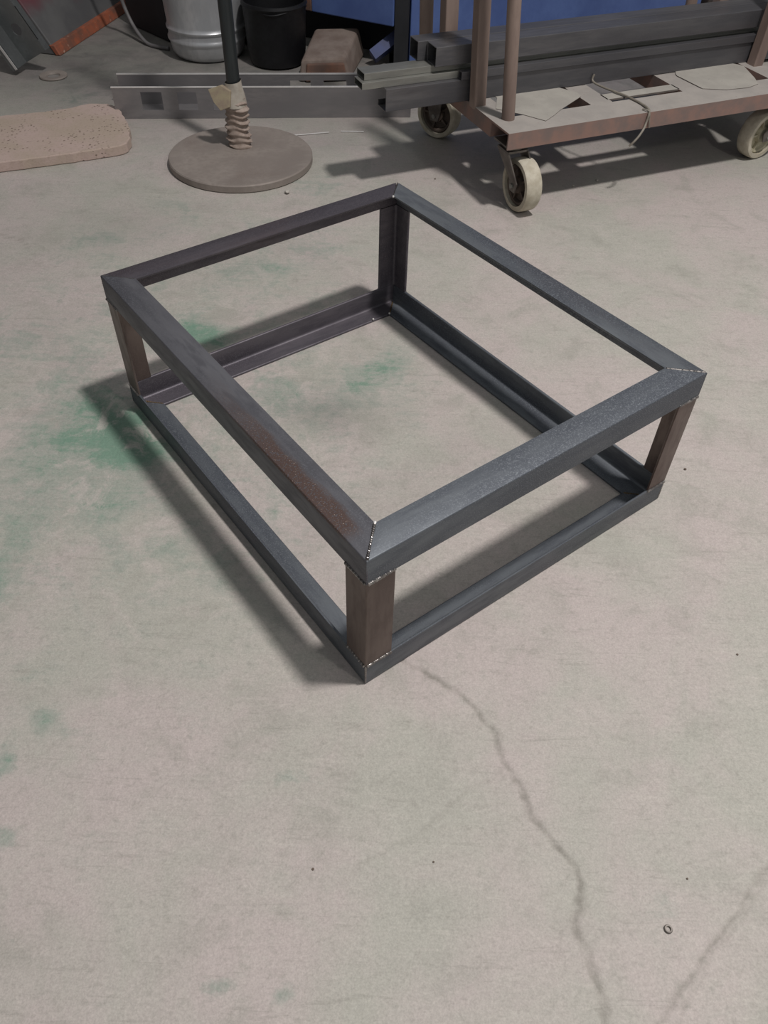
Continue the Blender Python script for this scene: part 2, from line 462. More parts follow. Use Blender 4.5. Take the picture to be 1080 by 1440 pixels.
GREEN = [(-0.563, 0.574, 0.088, 0.082, 0.8), (-0.475, 0.513, 0.072, 0.044, 0.6), (-0.663, 0.661, 0.084, 0.076, 0.4), (-0.456, 0.963, 0.06, 0.055, 0.7), (-0.399, 0.913, 0.05, 0.035, 0.5), (-0.34, 1.233, 0.094, 0.051, 0.3), (0.009, 0.835, 0.058, 0.038, 0.5), (-0.215, 0.727, 0.047, 0.051, 0.35), (-0.65, 0.208, 0.037, 0.106, 0.6), (-0.61, 0.386, 0.136, 0.081, 0.35), (-0.484, -0.08, 0.019, 0.012, 0.7), (-0.456, -0.1, 0.023, 0.015, 0.4), (-0.522, -0.148, 0.014, 0.029, 0.5), (-0.486, -0.26, 0.012, 0.014, 0.5), (-0.431, -0.389, 0.022, 0.007, 0.4), (-0.165, -0.43, 0.017, 0.014, 0.4), (-0.082, -0.431, 0.017, 0.012, 0.3), (-0.101, -0.16, 0.036, 0.013, 0.3), (-0.81, 1.361, 0.078, 0.065, 0.3), (-0.557, 1.588, 0.084, 0.055, 0.3), (-1.125, 2.411, 0.102, 0.072, 0.4), (-0.212, 1.764, 0.088, 0.06, 0.35), (-0.052, 0.755, 0.096, 0.065, 0.3), (-0.38, 0.27, 0.052, 0.053, 0.3), (-0.226, 0.243, 0.064, 0.051, 0.15), (0.403, -0.323, 0.047, 0.037, 0.15), (-0.532, -0.017, 0.022, 0.027, 0.2), (-0.291, 1.477, 0.081, 0.042, 0.2), (-0.231, 1.379, 0.119, 0.04, 0.25), (-0.516, 0.622, 0.045, 0.048, 0.5), (-0.688, 0.545, 0.043, 0.027, 0.3), (-0.864, 0.887, 0.066, 0.092, 0.25)]
green = np.zeros_like(XX)
for x, y, rx, ry, s in GREEN:
    green += s * np.exp(-((XX - x) / (rx * 1.15)) ** 2 - ((YY - y) / (ry * 1.15)) ** 2)
green = np.clip(green, 0, 1)
green *= 0.92
green += 0.27 * np.exp(-((XX + 0.45) / 0.6) ** 2 - ((YY - 0.75) / 0.75) ** 2)
scuff = np.exp(-((XX + 0.40) / 0.45) ** 2 - ((YY - 0.65) / 0.6) ** 2)
grime_shade = np.zeros_like(XX)  # oily dirt, and painted shade behind trolley, under machine, at the back
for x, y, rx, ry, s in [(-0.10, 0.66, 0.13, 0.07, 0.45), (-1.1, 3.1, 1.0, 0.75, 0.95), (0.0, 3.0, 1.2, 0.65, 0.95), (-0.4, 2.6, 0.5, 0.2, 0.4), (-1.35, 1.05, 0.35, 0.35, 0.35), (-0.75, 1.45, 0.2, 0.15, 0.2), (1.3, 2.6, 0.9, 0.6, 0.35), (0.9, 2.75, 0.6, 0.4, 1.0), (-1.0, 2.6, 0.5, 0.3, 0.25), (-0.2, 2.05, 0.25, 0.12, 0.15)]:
    grime_shade += s * np.exp(-((XX - x) / rx) ** 2 - ((YY - y) / ry) ** 2)
grime_shade = np.clip(grime_shade, 0, 1)
fm = bpy.data.meshes.new('floor')
nv = NX * NY
fm.vertices.add(nv)
fm.vertices.foreach_set('co', np.stack([XX.ravel(), YY.ravel(), ZZ.ravel()], 1).astype(np.float32).ravel())
ii = np.arange(NX - 1)[None, :] + NX * np.arange(NY - 1)[:, None]
quads = np.stack([ii, ii + 1, ii + 1 + NX, ii + NX], -1).reshape(-1, 4)
nq = len(quads)
fm.loops.add(nq * 4); fm.polygons.add(nq)
fm.loops.foreach_set('vertex_index', quads.ravel().astype(np.int32))
fm.polygons.foreach_set('loop_start', (np.arange(nq) * 4).astype(np.int32))
fm.polygons.foreach_set('use_smooth', np.ones(nq, dtype=bool))
fm.update(calc_edges=True)
for nm, arr in (('green', green), ('scuff', scuff), ('grime_shade', grime_shade), ('crack', crack)):
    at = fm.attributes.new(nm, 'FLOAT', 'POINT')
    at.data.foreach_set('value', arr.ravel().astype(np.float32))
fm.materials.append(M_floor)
floor = bpy.data.objects.new('floor', fm)
COL.objects.link(floor)
structure(floor)
structure(obj('wall_back', *box(-3.6, 4.4, 5.1, 5.3, -0.02, 3.0), M_wall))
structure(obj('wall_left', *box(-3.8, -3.6, -2.6, 5.3, -0.02, 3.0), M_wall))

# ------------------------------------------------------------------ welded angle-iron frame
FW, FL, FH, LEG, TH = 0.7098, 0.8635, 0.3067, 0.05, 0.005
frame = thing('welded_steel_frame', 'open rectangular base frame welded from dark angle iron on the concrete floor', 'metal frame', (0, 0, 0), 0.6642)

def angle_profile():
    """(inward, away-from-corner) outline of an angle section, heel at (0, 0)"""
    p = []
    def arc(cx, cy, r, a0, a1, n):
        for k in range(n + 1):
            a = math.radians(a0 + (a1 - a0) * k / n)
            p.append((cx + r * math.cos(a), cy + r * math.sin(a)))
    arc(0.0022, 0.0022, 0.0022, 180, 270, 3)          # heel
    p.append((LEG, 0))
    arc(LEG - 0.003, TH - 0.003, 0.003, 0, 90, 3)     # toe
    arc(TH + 0.006, TH + 0.006, 0.006, 270, 180, 4)   # root fillet
    arc(TH - 0.003, LEG - 0.003, 0.003, 0, 90, 3)     # toe
    p.append((0, LEG))
    return p
PROF = angle_profile()

def rail(a, b, inward, top, mat, name, round_end=None):
    """mitred angle rail between outer corners a and b (plan), flange pointing inward"""
    a, b, inw = Vector(a), Vector(b), Vector(inward)
    d = (b - a); L = d.length; d.normalize()
    V, F = [], []
    n = len(PROF)
    N = 2
    for e in range(N):
        for u, v in PROF:
            s = u if e == 0 else L - u
            if round_end is not None and e == round_end and u < 0.004:
                s = 0.006 if e == 0 else L - 0.006
            q = a + d * s + inw * u
            z = (FH - v) if top else v
            V.append((q.x, q.y, z))
    F += [(i, (i + 1) % n, n + (i + 1) % n, n + i) for i in range(n)]
    F += [tuple(range(n)), tuple(range(n, 2 * n))]
    return obj(name, V, F, mat, frame, smooth=True)

c00, c10, c11, c01 = (0, 0), (FW, 0), (FW, FL), (0, FL)
rail(c00, c10, (0, 1), True, M_rail_blue, 'top_rail')
rail(c10, c11, (-1, 0), True, M_rail_blue_y, 'top_rail', 1)
rail(c11, c01, (0, -1), True, M_rail_violet, 'top_rail', 0)
rail(c01, c00, (1, 0), True, M_rail_rusty, 'top_rail')
rail(c00, c10, (0, 1), False, M_rail_blue, 'bottom_rail')
rail(c10, c11, (-1, 0), False, M_rail_blue_y, 'bottom_rail')
rail(c11, c01, (0, -1), False, M_rail_violet, 'bottom_rail')
rail(c01, c00, (1, 0), False, M_rail_blue_y, 'bottom_rail')
for (cx, cy), sx, sy in ((c00, 1, 1), (c10, -1, 1), (c11, -1, -1), (c01, 1, -1)):
    poly = [(cx + sx * u, cy + sy * v) for u, v in PROF]
    V, F = prism(poly, LEG, FH - LEG)
    obj('post', V, F, M_post if (cx, cy) != c11 else M_rail_violet, frame, smooth=True)

def bead(path, r=0.0028, pitch=0.0045, mat=None, flat=0.75):
    """rippled weld bead along a straight path"""
    a, b = Vector(path[0]), Vector(path[1])
    L = (b - a).length
    n = max(8, int(L / 0.0011))
    P, R = [], []
    w = random.random() * 6
    for i in range(n + 1):
        s = L * i / n
        ph = (s / pitch) % 1.0
        rr = r * (0.72 + 0.42 * (1 - ph) ** 0.7 * min(1.0, ph * 8)) * (0.9 + 0.15 * math.sin(w + s * 90))
        if i in (0, n):
            rr *= 0.5
        P.append(a + (b - a) * (i / n)); R.append(rr)
    V, F = tube(P, R, 7)
    return obj('weld_bead', V, F, mat or M_weld, frame, smooth=True)
e = 0.0005
# mitre welds on the top face, corner by corner
for (cx, cy), sx, sy, r in ((c00, 1, 1, 0.0027), (c10, -1, 1, 0.0025), (c11, -1, -1, 0.0014), (c01, 1, -1, 0.0013)):
    bead([(cx + sx * 0.002, cy + sy * 0.002, FH - e), (cx + sx * (LEG - 0.001), cy + sy * (LEG - 0.001), FH - e)], r, 0.004)
    # mitre weld on the lower flange
    bead([(cx + sx * 0.012, cy + sy * 0.012, TH), (cx + sx * (LEG - 0.002), cy + sy * (LEG - 0.002), TH - 0.0006)], 0.0022, 0.005, M_weld_burnt)
    # upright corner welds of both rings
    bead([(cx + sx * 0.0012, cy + sy * 0.0012, 0.004), (cx + sx * 0.0012, cy + sy * 0.0012, LEG)], 0.0022, 0.0045, M_weld if (cx, cy) in (c00, c10) else M_rail_violet)
    bead([(cx + sx * 0.0012, cy + sy * 0.0012, FH - LEG), (cx + sx * 0.0012, cy + sy * 0.0012, FH - 0.003)], 0.0016, 0.0045, M_rail_violet)
    # post to rail, outer faces
    for z in (LEG, FH - LEG):
        bead([(cx + sx * 0.002, cy + sy * 0.0002, z), (cx + sx * (LEG + 0.001), cy + sy * 0.0002, z)], 0.0034, 0.0062)
        bead([(cx + sx * 0.0002, cy + sy * 0.002, z), (cx + sx * 0.0002, cy + sy * (LEG + 0.001), z)], 0.0031, 0.0062)
# small spatter beads left by the welder
for p in [(0.0508, 0.0508, FH - 0.001), (FW - 0.051, FL - 0.051, FH - 0.001), (FW - 0.052, FL - 0.052, 0.008), (FW - 0.10, FL - 0.0495, 0.008)]:
    V, F = lathe([(0.0001, -0.0028), (0.002, -0.002), (0.0028, 0), (0.002, 0.002), (0.0001, 0.0028)], 10, center=p)
    obj('weld_spatter', V, F, M_cut_edge, frame, smooth=True)

# ------------------------------------------------------------------ trolley
CT = math.radians(24.2)
CO = (0.3295, 1.5913, 0.0)
cart = thing('steel_trolley', 'low rusty steel trolley on white casters with dusty deck and upright posts', 'trolley', CO, CT)
ZT = 0.235
def cbeam(x0, x1, y0, y1, z1=ZT, h=0.045, t=0.005, name='deck_beam', web='front', mat=M_cart):
    """channel beam: top plate with a web at each long side"""
    V, F = join(box(x0, x1, y0, y1, z1 - t, z1), box(x0, x1, y0, y0 + t, z1 - h, z1 - t), box(x0, x1, y1 - t, y1, z1 - h, z1 - t)) if web == 'front' else \
        join(box(x0, x1, y0, y1, z1 - t, z1), box(x0, x0 + t, y0, y1, z1 - h, z1 - t), box(x1 - t, x1, y0, y1, z1 - h, z1 - t))
    return obj(name, V, F, mat, cart)
cbeam(0.0, 1.13, 0.0, 0.105, name='front_beam')
cbeam(0.0, 1.13, 0.50, 0.60, name='rear_beam')
cbeam(0.0, 0.075, 0.105, 0.50, web='side', name='end_beam')
cbeam(1.0, 1.075, 0.105, 0.50, web='side', name='end_beam')
cbeam(0.335, 0.41, 0.105, 0.50, ZT - 0.001, web='side', name='cross_beam')
cbeam(0.665, 0.755, 0.105, 0.50, ZT - 0.001, web='side', name='cross_beam')
obj('deck_strip', *box(0.405, 0.67, 0.128, 0.168, ZT - 0.006, ZT - 0.001), M_plate, cart)
# dusty sheet patches lying on the deck
def patch(poly, z, t=0.0014):
    V, F = prism(poly, z, z + t)
    return obj('deck_sheet', V, F, M_plate, cart)
patch([(0.085, 0.125), (0.104, 0.104), (0.125, 0.07), (0.142, 0.043), (0.185, 0.07), (0.223, 0.098), (0.339, 0.169), (0.345, 0.2), (0.30, 0.275), (0.29, 0.42), (0.10, 0.42), (0.092, 0.24), (0.05, 0.17)], ZT + 0.0005)
pts = []
for k in range(18):
    a = math.pi * (0.02 + 0.96 * k / 17)
    pts.append((0.862 + 0.135 * math.cos(a) * (1 - 0.12 * math.sin(a)), 0.215 + 0.085 * math.sin(a)))
patch([(0.735, 0.10), (0.80, 0.068), (0.88, 0.06), (0.93, 0.075), (0.955, 0.12)] + pts, ZT + 0.0005)
patch([(1.075, 0.12), (1.30, 0.12), (1.30, 0.42), (1.075, 0.42)], ZT - 0.012)
# posts
def cpost(x, y, h, r, square, lean=(0, 0)):
    n = 4 if square else 16
    z0 = ZT - 0.01
    V, F = [], []
    for z, k in ((z0, 0.0), (ZT + h, 1.0)):
        for i in range(n):
            a = 2 * math.pi * i / n + (math.pi / 4 if square else 0)
            rr = r * (math.sqrt(2) if square else 1)
            V.append((x + lean[0] * k + rr * math.cos(a), y + lean[1] * k + rr * math.sin(a), z))
    F = [(i, (i + 1) % n, n + (i + 1) % n, n + i) for i in range(n)] + [tuple(range(n)), tuple(range(n, 2 * n))]
    return obj('post', V, F, M_cartpost, cart, smooth=not square, bevel=0.003 if square else 0.0)
cpost(0.05, 0.095, 0.75, 0.0185, False, (-0.07, 0))
cpost(0.018, 0.222, 0.75, 0.0185, True, (-0.05, 0))
cpost(0.008, 0.565, 0.75, 0.021, False, (-0.03, 0))
cpost(0.028, 0.45, 0.75, 0.021, True, (-0.03, 0))
cpost(1.045, 0.226, 0.75, 0.0185, True, (0.02, 0))
cpost(1.08, 0.06, 0.75, 0.0185, False)
cpost(1.02, 0.565, 0.75, 0.019, False, (-0.03, 0))
cpost(1.045, 0.46, 0.75, 0.019, True)

def caster(pivot, wheel_c, nrm_deg, light_hub):
    """fork part under the deck with wheel, hub and bolt as its sub-parts; all in trolley space"""
    R = 0.075
    px, py = pivot
    wx_, wy_ = wheel_c
    a = math.radians(nrm_deg) - CT
    ax = Vector((math.cos(a), math.sin(a), 0))        # axle direction
    ro = Vector((-math.sin(a), math.cos(a), 0))       # rolling direction
    c = Vector((wx_, wy_, R))
    root = Vector((px, py, 0))
    def L(p):
        return (p.x, p.y, p.z)
    parts = []
    # top plate
    q = []
    for z in (ZT - 0.045, ZT - 0.050):
        for sx, sy in ((-1, -1), (1, -1), (1, 1), (-1, 1)):
            q.append((px + sx * 0.04, py + sy * 0.045, z))
    parts.append((q, [(0, 1, 2, 3), (4, 5, 6, 7), (0, 1, 5, 4), (1, 2, 6, 5), (2, 3, 7, 6), (3, 0, 4, 7)]))
    # swivel head
    parts.append(lathe([(0.0001, ZT - 0.066), (0.026, ZT - 0.066), (0.03, ZT - 0.058), (0.024, ZT - 0.05), (0.0001, ZT - 0.05)], 18, center=(px, py, 0)))
    # crown and two cheeks
    zc = ZT - 0.066
    tops = Vector((px, py, zc))
    for s in (-1, 1):
        o = ax * (0.0295 * s)
        o2 = ax * (0.0335 * s)
        prof = [tops + ro * 0.034, tops - ro * 0.034, c - ro * 0.022 + Vector((0, 0, 0.012)), c - ro * 0.014 - Vector((0, 0, 0.016)), c + ro * 0.014 - Vector((0, 0, 0.016)), c + ro * 0.022 + Vector((0, 0, 0.012))]
        Vv = [L(p + o) for p in prof] + [L(p + o2) for p in prof]
        n = len(prof)
        parts.append((Vv, [tuple(range(n)), tuple(range(n, 2 * n))] + [(i, (i + 1) % n, n + (i + 1) % n, n + i) for i in range(n)]))
    cr = []
    for z in (zc - 0.002, zc + 0.004):
        for sa, sr in ((-1, -1), (1, -1), (1, 1), (-1, 1)):
            cr.append(L(tops + ax * (0.0335 * sa) + ro * (0.03 * sr) + Vector((0, 0, z - zc))))
    parts.append((cr, [(0, 1, 2, 3), (4, 5, 6, 7), (0, 1, 5, 4), (1, 2, 6, 5), (2, 3, 7, 6), (3, 0, 4, 7)]))
    V, F = join(*parts)
    fork = obj('caster_fork', V, F, M_fork, cart)
    # orient lathe pieces about the axle
    rot = Matrix((( ax.x, ro.x, 0), (ax.y, ro.y, 0), (0, 0, 1)))
    def wheelmesh(prof, seg=40):
        V, F = lathe(prof, seg, 'X')
        return [tuple(rot @ Vector(v) + c) for v in V], F
    tyre = [(R - 0.016, -0.025), (R - 0.004, -0.025), (R - 0.0008, -0.020), (R, -0.008), (R, 0.008), (R - 0.0008, 0.020), (R - 0.004, 0.025), (R - 0.016, 0.025), (R - 0.016, -0.025)]
    wh = obj('caster_wheel', *wheelmesh(tyre), M_tyre, fork, smooth=True)
    hm = M_hub_light if light_hub else M_hub_dark
    hub = [(R - 0.0155, -0.012), (R - 0.02, -0.017), (R - 0.026, -0.015), (R - 0.030, -0.005), (0.026, -0.005), (0.022, -0.018), (0.006, -0.02), (0.006, 0.02), (0.022, 0.018), (0.026, 0.005), (R - 0.030, 0.005), (R - 0.026, 0.015), (R - 0.02, 0.017), (R - 0.0155, 0.012), (R - 0.0155, -0.012)]
    obj('wheel_hub', *wheelmesh(hub), hm, fork, smooth=True)
    for k in range(5):                                  # ribs on the hub
        t = 2 * math.pi * k / 5 + 0.3
        Vb, Fb = box(-0.014, 0.014, -0.003, 0.003, 0.02, R - 0.022)
        rk = Matrix.Rotation(t, 3, 'X')
        obj('hub_rib', [tuple(rot @ (rk @ Vector(v)) + c) for v in Vb], Fb, hm, fork)
    Vb, Fb = lathe([(0.0001, -0.039), (0.0075, -0.039), (0.0075, 0.039), (0.0001, 0.039)], 6, 'X')
    obj('axle_bolt', [tuple(rot @ Vector(v) + c) for v in Vb], Fb, M_tube_light, fork)
def to_cart(a, b):
    dx, dy = a - CO[0], b - CO[1]
    return (dx * math.cos(CT) + dy * math.sin(CT), -dx * math.sin(CT) + dy * math.cos(CT))
caster((0.052, 0.052), (0.078, 0.018), 204, False)
caster((1.065, 0.05), (1.012, 0.078), -58, True)
caster((0.055, 0.55), (0.08, 0.585), 236, False)
caster((1.065, 0.55), (1.10, 0.57), 250, False)

# binding strap thrown over the deck
V, F = tube(spline([(0.43, 0.2475, 0.264), (0.426, 0.243, 0.246), (0.44, 0.20, 0.240), (0.465, 0.13, 0.239), (0.475, 0.06, 0.239), (0.468, 0.012, 0.240), (0.462, -0.004, 0.233), (0.458, -0.006, 0.21), (0.450, -0.012, 0.196), (0.432, -0.02, 0.180), (0.418, -0.02, 0.165), (0.409, -0.015, 0.152)], 6), 0.0032, 8)
tag(obj('binding_wire', V, F, M_wire, None, smooth=True, loc=CO, rotz=CT), 'loose grey binding wire thrown over the trolley front beam', 'wire')
V, F = tube(spline([(0.455, 0.02, 0.2385), (0.462, -0.002, 0.2385), (0.468, -0.005, 0.215), (0.474, -0.005, 0.192)], 6), 0.0022, 8)
tag(obj('binding_wire', V, F, M_wire, None, smooth=True, loc=CO, rotz=CT), 'short thin end of wire hooked over the trolley front beam edge', 'wire')

# ------------------------------------------------------------------ steel sections lying on the trolley
def section(name, label, x0, x1, y0, y1, z0, z1, t, kind, mat, group='steel sections stacked on the trolley'):
    """hollow section or lipped channel along the trolley; open end shows its wall thickness"""
    if kind == 'tube':
        outer = [(y0, z0), (y1, z0), (y1, z1), (y0, z1)]
        inner = [(y0 + t, z0 + t), (y1 - t, z0 + t), (y1 - t, z1 - t), (y0 + t, z1 - t)]
        V, F = [], []
        for x in (x0, x1):
            V += [(x, y, z) for y, z in outer] + [(x, y, z) for y, z in inner]
        for i in range(4):
            j = (i + 1) % 4
            F += [(i, j, 8 + j, 8 + i), (4 + i, 4 + j, 12 + j, 12 + i), (i, j, 4 + j, 4 + i), (8 + i, 8 + j, 12 + j, 12 + i)]
    else:   # lipped channel, open at the back
        lip = 0.016
        po = [(y1, z0 + lip), (y1, z0), (y0, z0), (y0, z1), (y1, z1), (y1, z1 - lip), (y1 - t, z1 - lip), (y1 - t, z1 - t), (y0 + t, z1 - t), (y0 + t, z0 + t), (y1 - t, z0 + t), (y1 - t, z0 + lip)]
        n = len(po)
        V = [(x0, y, z) for y, z in po] + [(x1, y, z) for y, z in po]
        F = [(i, (i + 1) % n, n + (i + 1) % n, n + i) for i in range(n)]
        for k in (0, n):
            F += [(k + 0, k + 1, k + 10, k + 11), (k + 1, k + 2, k + 9, k + 10), (k + 2, k + 3, k + 8, k + 9), (k + 3, k + 4, k + 7, k + 8), (k + 4, k + 5, k + 6, k + 7)]
    o = obj(name, V, F, mat, None, loc=CO, rotz=CT, bevel=0.0009 if t < 0.0025 else 0.0014, segs=2)
    return tag(o, label, 'steel section', group)
XE = 1.75
section('lipped_channel', 'dark lipped channel lying lowest at the front of the trolley stack', -0.262, XE, 0.252, 0.312, 0.2355, 0.2955, 0.003, 'c', M_tube)
section('lipped_channel', 'dark lipped channel lying lowest in the middle of the trolley stack', -0.04, XE, 0.318, 0.385, 0.2355, 0.2955, 0.003, 'c', M_tube)
section('flat_tube', 'flat rectangular tube sticking out furthest left, lower of the pair', -0.328, 1.6, 0.268, 0.328, 0.296, 0.3145, 0.002, 'tube', M_tube_light)
section('flat_tube', 'pale flat rectangular tube sticking out left, upper of the pair', -0.316, 1.6, 0.282, 0.338, 0.315, 0.333, 0.002, 'tube', M_tube_light)
section('flat_tube', 'flat rectangular tube packed behind the pale pair on the trolley', 0.02, 1.6, 0.345, 0.385, 0.296, 0.333, 0.002, 'tube', M_tube)
section('square_tube', 'small square tube lying at the front between channel and box section', -0.03, XE, 0.246, 0.2665, 0.2965, 0.318, 0.002, 'tube', M_tube)
section('lipped_channel', 'unseen dark lipped channel lying lowest by the rear trolley posts, added for its shadow', 0.06, XE, 0.389, 0.427, 0.2355, 0.2955, 0.003, 'c', M_tube)  # hidden channel added so the stack shades more floor
section('box_section', 'dark box section lying topmost at the front of the trolley stack', -0.108, XE, 0.262, 0.322, 0.3335, 0.384, 0.003, 'tube', M_tube)
section('box_section', 'dark box section lying topmost behind the front one on the trolley', -0.135, XE, 0.326, 0.382, 0.3335, 0.384, 0.003, 'tube', M_tube)

# ------------------------------------------------------------------ pole stand with wrapped foot
stand = thing('pole_stand', 'black upright pole on a round dusty steel base plate', 'stand', (-0.477, 1.905, 0))
obj('base_plate', *lathe([(0.0001, 0.0), (0.226, 0.0), (0.229, 0.003), (0.229, 0.020), (0.226, 0.0235), (0.212, 0.0235), (0.207, 0.0225), (0.10, 0.0225), (0.0001, 0.0225)], 96), M_disc, stand, smooth=True)
PX, PY = -0.012, 0.065
obj('pole', *lathe([(0.0001, 0.02), (0.0205, 0.02), (0.0205, 1.35), (0.0001, 1.35)], 24, center=(PX, PY, 0)), M_pole, stand, smooth=True)
# crumpled paper wrapping
def wrap_mesh():
    V, F = [], []
    rows, seg = 70, 56
    for j in range(rows + 1):
        t = j / rows
        z = 0.0225 + 0.15 * t
        for k in range(seg):
            a = 2 * math.pi * k / seg
            fold = math.sin(z * 330 + 1.6 * math.sin(a * 1 + 0.5) + 0.8 * math.sin(a * 3 + z * 40)) * 0.0034
            fold += math.sin(z * 150 + 2.2 * a) * 0.0018 + random.uniform(-0.0008, 0.0008)
            base = 0.0335 - 0.004 * t + 0.003 * math.exp(-((t - 0.78) / 0.16) ** 2)
            r = base + fold * (0.5 + 0.5 * math.sin(a * 2 + z * 25)) + fold * 0.4
            r *= 1 + 0.10 * math.cos(2 * a + 0.6)
            sx = 0.002 * math.sin(z * 60)
            V.append((PX + sx + r * math.cos(a), PY + r * math.sin(a), z))
    for j in range(rows):
        for k in range(seg):
            F.append((j * seg + k, j * seg + (k + 1) % seg, (j + 1) * seg + (k + 1) % seg, (j + 1) * seg + k))
    top = [rows * seg + k for k in range(seg)]
    F.append(tuple(top)); F.append(tuple(range(seg)))
    return V, F
wrap = obj('paper_wrap', *wrap_mesh(), M_paper, stand, smooth=True)
wrap['label'] = 'crumpled brown paper wrapped around the pole foot'
def cuff_mesh():
    """pale loose collar at the top of the wrapping"""
    V, F = [], []
    rows, seg = 8, 32
    for j in range(rows + 1):
        t = j / rows
        z = 0.148 + 0.070 * t
        for k in range(seg):
            a = 2 * math.pi * k / seg
            r = 0.0345 - 0.009 * t + 0.0018 * math.sin(3 * a + 5 * t)
            V.append((PX + r * math.cos(a), PY + r * math.sin(a), z + 0.004 * math.cos(a) * t))
    for j in range(rows):
        for k in range(seg):
            F.append((j * seg + k, j * seg + (k + 1) % seg, (j + 1) * seg + (k + 1) % seg, (j + 1) * seg + k))
    return V, F
cuff = obj('paper_collar', *cuff_mesh(), M_paper_light, wrap, smooth=True)
fl = [(-0.078, -0.020, 0.198), (-0.062, -0.034, 0.166), (-0.042, -0.042, 0.144), (-0.012, -0.044, 0.156), (-0.006, -0.034, 0.200), (-0.036, -0.026, 0.214)]
fb = [(x + 0.004, y + 0.016, z - 0.003) for x, y, z in fl]
V = [(PX + x, PY + y, z) for x, y, z in fl + fb]
n = 6
F = [tuple(range(n)), tuple(range(n, 2 * n))] + [(i, (i + 1) % n, n + (i + 1) % n, n + i) for i in range(n)]
obj('paper_flap', V, F, M_paper_yellow, wrap, bevel=0.002)

# ------------------------------------------------------------------ folded sheet channel with windows
CA = math.radians(5.6)
chan = thing('folded_steel_channel', 'long grey folded steel channel with square cut-outs standing on the floor', 'steel channel', (-0.957, 2.213, 0), CA)
CL, CD, CH = 1.03, 0.130, 0.100
def flange(y0, y1, holes, zs, name):
    xs = [0.0]
    for h in holes:
        xs += list(h)
    xs.append(CL)
    parts = []
    for i in range(0, len(xs), 2):
        parts.append(box(xs[i], xs[i + 1], y0, y1, 0.0, CH))
    for h in holes:
        parts.append(box(h[0], h[1], y0, y1, 0.0, zs[0])); parts.append(box(h[0], h[1], y0, y1, zs[1], CH))
    V, F = join(*parts)
    return obj(name, V, F, M_channel, chan)
flange(0.0, 0.003, [(0.095, 0.166), (0.218, 0.284), (0.338, 0.404)], (0.028, 0.087), 'flange')
flange(CD - 0.003, CD, [(0.605, 0.678), (0.725, 0.807)], (0.030, 0.080), 'flange')
obj('web', *box(0.0, CL, 0.003, CD - 0.003, 0.0, 0.003), M_channel, chan)
obj('cut_edge', *box(-0.001, CL + 0.001, -0.0012, 0.0042, CH, CH + 0.004), M_cut_edge, chan)
obj('cut_edge', *box(-0.001, CL + 0.001, CD - 0.0042, CD + 0.0012, CH, CH + 0.004), M_cut_edge, chan)

# ------------------------------------------------------------------ porous slab
def slab():
    edge = [(-1.78, 1.50), (-1.62, 1.575), (-1.45, 1.652), (-1.198, 1.768), (-1.004, 1.852), (-0.90, 1.902), (-0.862, 1.924), (-0.850, 1.945), (-0.852, 1.985), (-0.872, 2.06), (-0.90, 2.13), (-0.935, 2.20), (-0.962, 2.243), (-0.995, 2.262), (-1.056, 2.262), (-1.085, 2.244), (-1.11, 2.215), (-1.145, 2.200), (-1.196, 2.172), (-1.26, 2.150), (-1.327, 2.127), (-1.48, 2.06), (-1.62, 1.99), (-1.78, 1.93)]
    P = []
    n = len(edge)
    for i in range(n):
        a, b = Vector(edge[i]), Vector(edge[(i + 1) % n])
        k = max(1, int((b - a).length / 0.02))
        for q in range(k):
            p = a + (b - a) * (q / k)
            P.append((p.x + random.uniform(-.0022, .0022), p.y + random.uniform(-.0022, .0022)))
    V, F = prism(P, 0.0, 0.031)
    return obj('porous_slab', V, F, M_slab, None, bevel=0.003, segs=2, angle=60)
tag(slab(), 'long pinkish porous slab lying on the floor by the channel end', 'slab')

# ------------------------------------------------------------------ keg
keg = thing('metal_keg', 'dull silver metal keg with two raised rings', 'keg', (-0.757, 2.918, 0))
kp = [(0.0001, 0.0), (0.118, 0.0), (0.132, 0.006), (0.144, 0.022), (0.150, 0.052), (0.152, 0.060), (0.1565, 0.066), (0.157, 0.072), (0.1535, 0.078), (0.152, 0.084), (0.152, 0.098), (0.1575, 0.104), (0.158, 0.110), (0.154, 0.116), (0.1525, 0.124), (0.156, 0.20), (0.160, 0.30), (0.160, 0.44), (0.150, 0.49), (0.09, 0.52), (0.0001, 0.525)]
obj('keg_body', *lathe(kp, 64), M_keg, keg, smooth=True)
obj('keg_neck', *lathe([(0.0001, 0.515), (0.035, 0.515), (0.035, 0.56), (0.045, 0.565), (0.045, 0.58), (0.0001, 0.58)], 24), M_keg, keg, smooth=True)

# ------------------------------------------------------------------ dark cylinder and drum behind the pole
gc = thing('black_cylinder', 'narrow black steel cylinder standing right of the silver keg', 'cylinder', (-0.583, 3.07, 0))
obj('cylinder_body', *lathe([(0.0001, 0.0), (0.05, 0.0), (0.055, 0.006), (0.055, 0.50), (0.045, 0.56), (0.02, 0.60), (0.0001, 0.60)], 32), M_black, gc, smooth=True)
obj('cylinder_valve', *lathe([(0.0001, 0.595), (0.014, 0.595), (0.014, 0.66), (0.0001, 0.66)], 16), M_fork, gc, smooth=True)
dr = thing('black_drum', 'squat black drum standing between the pole and the blue machine', 'drum', (-0.468, 2.84, 0))
obj('drum_body', *lathe([(0.0001, 0.0), (0.095, 0.0), (0.108, 0.008), (0.115, 0.05), (0.122, 0.20), (0.128, 0.21), (0.125, 0.22), (0.118, 0.22), (0.112, 0.06), (0.0001, 0.05)], 48), M_black, dr, smooth=True)
V, F = tube(spline([(-0.124, 0.0, 0.20), (-0.10, -0.06, 0.206), (0.0, -0.126, 0.196), (0.09, -0.08, 0.206), (0.124, 0.0, 0.20)], 8), 0.003, 8)
obj('drum_handle', V, F, M_black, dr, smooth=True)

